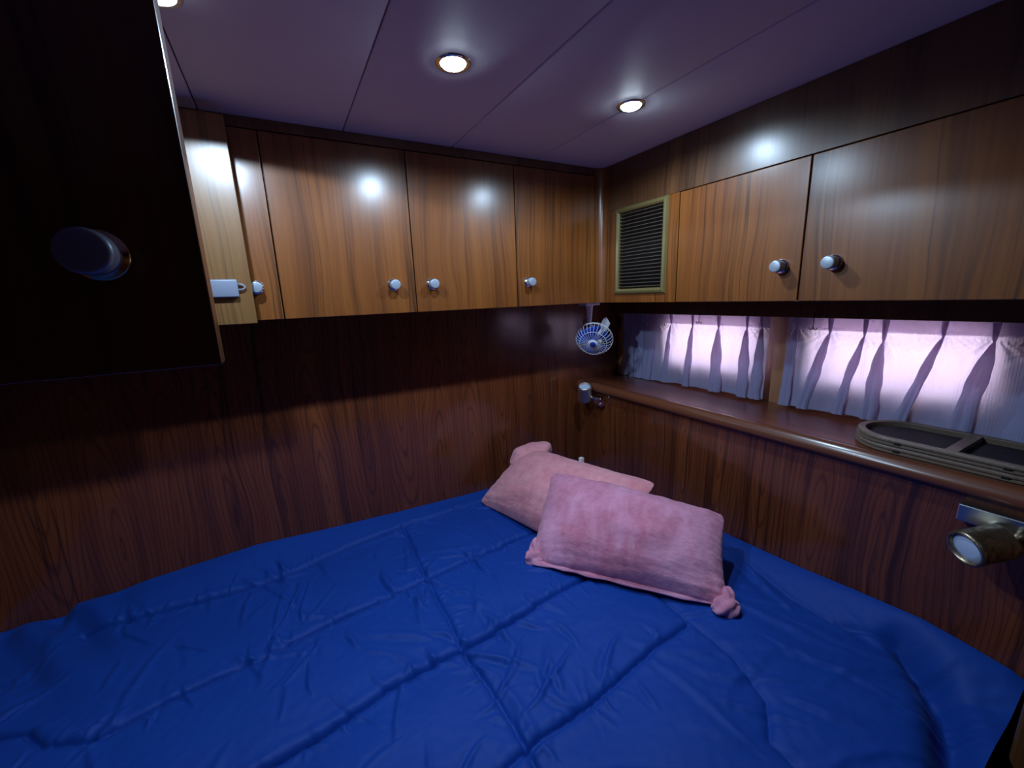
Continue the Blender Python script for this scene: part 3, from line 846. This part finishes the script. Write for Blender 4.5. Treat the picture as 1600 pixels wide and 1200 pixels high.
    # marked dents near the middle
    crease(-0.90, -0.21, 1.9, 0.16, 0.008, 0.006, 1.0); crease(-0.83, -0.11, 0.9, 0.13, 0.008, 0.006, -2.0); crease(-0.98, -0.33, 2.5, 0.20, 0.009, 0.005, 0.6)
    H += 0.0010 * pn(X * 45, Y * 45)
    # diagonal drag lines on the right half
    dl = pn((X * 0.90 + Y * 0.42) * 15, (Y * 0.9 - X * 0.42) * 1.6)
    H += 0.0035 * dl * np.clip((X + 0.75) / 0.3, 0, 1)
    Z = -0.845 + H
    # where the cloth meets the two panels
    zA = np.interp(X, [-1.97, -1.90, -1.83, -1.80, -1.76, -1.68, -1.5, -1.33, -1.1, -0.83, -0.47, 0.1], [-0.835, -0.838, -0.842, -0.818, -0.820, -0.818, -0.808, -0.797, -0.810, -0.823, -0.833, -0.84])
    kA = np.clip((Y - 0.10) / 0.20, 0, 1); kA = kA * kA * (3 - 2 * kA)
    Z = Z * (1 - kA) + (zA + 0.5 * (Z + 0.845) * 0.3) * kA
    zB = np.interp(Y, [-1.2, -1.176, -1.10, -1.03, -0.90, -0.759, -0.65, -0.533, -0.4, 0.3], [-0.800, -0.789, -0.779, -0.772, -0.783, -0.798, -0.805, -0.811, -0.82, -0.84])
    kB = np.clip((X - 0.03) / 0.105, 0, 1); kB = kB * kB * (3 - 2 * kB)
    Z = Z * (1 - kB) + zB * kB
    # bunched folds at the far left
    kl = np.clip((-1.62 - X) / 0.16, 0, 1) * np.clip((Y + 0.15) / 0.2, 0, 1)
    f = np.sin((X * 0.75 + Y * 0.45 + 0.03 * pn(X * 5, Y * 5)) * 62)
    Z += kl * (0.013 * f * np.clip((D - Y) / 0.03, 0.3, 1) - 0.012)
    return X, Y, Z
X, Y, Z = duvet()
P = np.stack([X, Y, Z], -1)
du = grid_mesh('duvet', P, M_DUVET)
tag(du, 'wrinkled royal blue quilted duvet spread over the whole berth', 'duvet')

# ------------------------------------------------------------------ pillows
def pillow(name, label, BL, BR, TR, TL, T, m, seed, belly=0.5, n=130, ear=0.0, lift=0.0):
    BL, BR, TR, TL = [np.array(q, float) for q in (BL, BR, TR, TL)]
    g = np.linspace(-1, 1, n)
    # denser towards the rim
    g = np.sign(g) * (1 - (1 - np.abs(g)) ** 1.35)
    U, V = np.meshgrid(g, g, indexing='ij')
    # rounded plan: ease corners in a little, pull sides inward between them
    k = 0.045
    Up = U * (1 - k * (1 - V ** 2) * np.abs(U)) ; Vp = V * (1 - k * (1 - U ** 2) * np.abs(V))
    cr = (np.abs(U) * np.abs(V)) ** 8
    Up = Up * (1 - (0.05 - ear) * cr); Vp = Vp * (1 - (0.05 - ear) * cr)
    s, q = ((Up + 1) / 2)[..., None], ((Vp + 1) / 2)[..., None]
    base = (1 - s) * (1 - q) * BL + s * (1 - q) * BR + s * q * TR + (1 - s) * q * TL
    du_ = (BR + TR - BL - TL) / 2; dv_ = (TL + TR - BL - BR) / 2
    N = np.cross(du_, dv_); N /= np.linalg.norm(N)
    if N[2] < 0: N = -N
    prof = (np.clip(1 - np.abs(U) ** 2.4, 0, 1) ** 0.62) * (np.clip(1 - np.abs(V) ** 2.2, 0, 1) ** 0.68)
    lum = 1 + 0.22 * pn(U * 1.3 + seed, V * 1.3) + 0.10 * pn(U * 3.1 + seed, V * 3.1 + 2)
    # creases running in from rim
    edge = np.clip(1 - prof, 0, 1)
    cre = 0.006 * edge * pn(U * 9 + seed, V * 3) * (prof > 0.01) + 0.006 * edge * pn(U * 3, V * 9 + seed) + 0.0010 * pn(U * 22 + seed, V * 16)
    fuzz = 0.0004 * _rng.normal(size=U.shape)
    top = base + ((T * belly * prof * lum) + cre + fuzz * 0.8)[..., None] * N + np.array([0, 0, lift])
    bot = base - ((T * (1 - belly) * prof))[..., None] * N + np.array([0, 0, lift])
    bot[..., 2] = np.maximum(bot[..., 2], -0.832)
    nI = n * n
    # stitch the two sheets along the rim
    V3 = np.concatenate([top.reshape(-1, 3), bot.reshape(-1, 3)])
    idx = np.arange(nI).reshape(n, n)
    a, b, c, d = idx[:-1, :-1], idx[1:, :-1], idx[1:, 1:], idx[:-1, 1:]
    Ft = np.stack([a, b, c, d], -1).reshape(-1, 4); Fb = (np.stack([a, d, c, b], -1) + nI).reshape(-1, 4)
    me = bpy.data.meshes.new(name)
    me.from_pydata(V3.tolist(), [], np.concatenate([Ft, Fb]).tolist())
    L = me.uv_layers.new(name='UVMap')
    uv = np.stack([(U + 1) / 2, (V + 1) / 2], -1).reshape(-1, 2); uv = np.concatenate([uv, uv])
    li = np.zeros(len(me.loops), dtype=np.int32); me.loops.foreach_get('vertex_index', li)
    L.data.foreach_set('uv', uv[li].astype(np.float32).ravel())
    bm = bmesh.new(); bm.from_mesh(me); bmesh.ops.remove_doubles(bm, verts=bm.verts[:], dist=0.0004)
    bmesh.ops.recalc_face_normals(bm, faces=bm.faces[:]); bm.to_mesh(me); bm.free()
    o = link(name, me, m, None, True)
    tag(o, label, 'pillow', 'pink plush pillows on the berth')
    return o, base, N

rear_p, rb, rN = pillow('pillow', 'coral pink plush pillow behind, leaning towards the corner', (-0.505, 0.200, -0.828), (-0.36, -0.40, -0.828), (-0.050, -0.375, -0.628), (-0.255, 0.200, -0.622), 0.175, M_CORAL, 4.0, 0.52)
front_p, fb, fN = pillow('pillow', 'mauve pink plush pillow in front, resting against the coral one', (-0.535, -0.270, -0.822), (-0.175, -0.735, -0.822), (0.010, -0.592, -0.664), (-0.290, -0.030, -0.632), 0.165, M_PINK, 11.0, 0.60)
# open end of the front pillow case: thick rolled lip along its lower side, bunched at the corners
def lip():
    n, k = 160, 14
    BL, BR = Vector((-0.535, -0.275, -0.824)), Vector((-0.165, -0.745, -0.824))
    d = (BR - BL); d.normalize(); out = Vector((d.y, -d.x, 0)); out.normalize()
    if out.dot(Vector((-1, -1, 0))) < 0: out = -out
    G = np.zeros((n, k, 3))
    for i in range(n):
        f = i / (n - 1)
        p = BL + (BR - BL) * f
        r = 0.009 + 0.004 * mnoise.noise(Vector((f * 11, 0, 0)))
        r *= math.sqrt(max(0, 1 - max(0, 1 - min(f, 1 - f) / 0.03) ** 2)) + 0.02
        off = 0.008 * mnoise.noise(Vector((f * 6, 3, 0))) - 0.010
        for j in range(k):
            a = 2 * math.pi * j / (k - 1)
            G[i, j] = p + out * (off + r * 1.5 * math.cos(a)) + Vector((0, 0, 0.002 + r * 0.9 * math.sin(a)))
    uv = np.stack(np.meshgrid(np.linspace(0, 1, n), np.linspace(0, .1, k), indexing='ij'), -1)
    o = grid_mesh('case_lip', G, M_PINK, None, uv=uv); o.parent = front_p
    def lobe(c, ax, r1, r2, sd):
        a, s_, t_ = frame_of(ax); c = Vector(c); nu_, nv_ = 40, 24
        Q = np.zeros((nu_, nv_, 3))
        for i in range(nu_):
            for j in range(nv_):
                th, ph = 2 * math.pi * i / (nu_ - 1), math.pi * j / (nv_ - 1)
                q = a * (math.cos(ph) * r1) + (s_ * math.cos(th) + t_ * math.sin(th)) * (math.sin(ph) * r2)
                fl = 1 + 0.16 * math.sin(4 * th + sd + 3.5 * math.cos(ph)) * math.sin(ph) + 0.16 * mnoise.noise(q * 60 + Vector((sd, 0, 0)))
                Q[i, j] = c + q * fl
        uv_ = np.stack(np.meshgrid(np.linspace(0, .2, nu_), np.linspace(0, .2, nv_), indexing='ij'), -1)
        o_ = grid_mesh('bunched_corner', Q, M_PINK, None, uv=uv_); o_.parent = front_p
    lobe(BL + Vector((0.026, 0.006, 0.004)), (0.6, -0.7, 0.1), 0.036, 0.026, 0.3)
    lobe(BL + Vector((0.046, 0.034, 0.022)), (0.6, 0.6, 0.6), 0.032, 0.020, 2.1)
    lobe(BR + Vector((-0.018, 0.014, 0.006)), (0.6, -0.5, 0.2), 0.036, 0.026, 4.4)
    lobe(BR + Vector((0.006, 0.030, 0.016)), (0.7, 0.5, 0.4), 0.034, 0.020, 1.2)
lip()
# the rear case's slack upper corner, folded over
def slack():
    n, k = 50, 24
    c = Vector((-0.262, 0.150, -0.650)); ax = Vector((0.42, -0.10, 0.10)).normalized()
    a, s_, t_ = frame_of(ax)
    Q = np.zeros((n, k, 3))
    for i in range(n):
        for j in range(k):
            th, ph = 2 * math.pi * i / (n - 1), math.pi * j / (k - 1)
            q = a * (math.cos(ph) * 0.100) + (s_ * math.cos(th) * 0.055 + t_ * math.sin(th) * 0.050) * math.sin(ph) ** 0.8
            Q[i, j] = c + q * (1 + 0.14 * mnoise.noise(q * 18 + Vector((3, 0, 0))) + 0.04 * math.sin(2 * th + 5 * math.cos(ph)))
    uv_ = np.stack(np.meshgrid(np.linspace(0, .3, n), np.linspace(0, .3, k), indexing='ij'), -1)
    o_ = grid_mesh('slack_corner', Q, M_CORAL, None, uv=uv_); o_.parent = rear_p
slack()
bm = NB(); box(bm, (-0.166, -0.082, -0.636), (-0.150, -0.066, -0.611), 0.001)
o = obj('care_tag', bm, M_WHITEPL); o.parent = rear_p
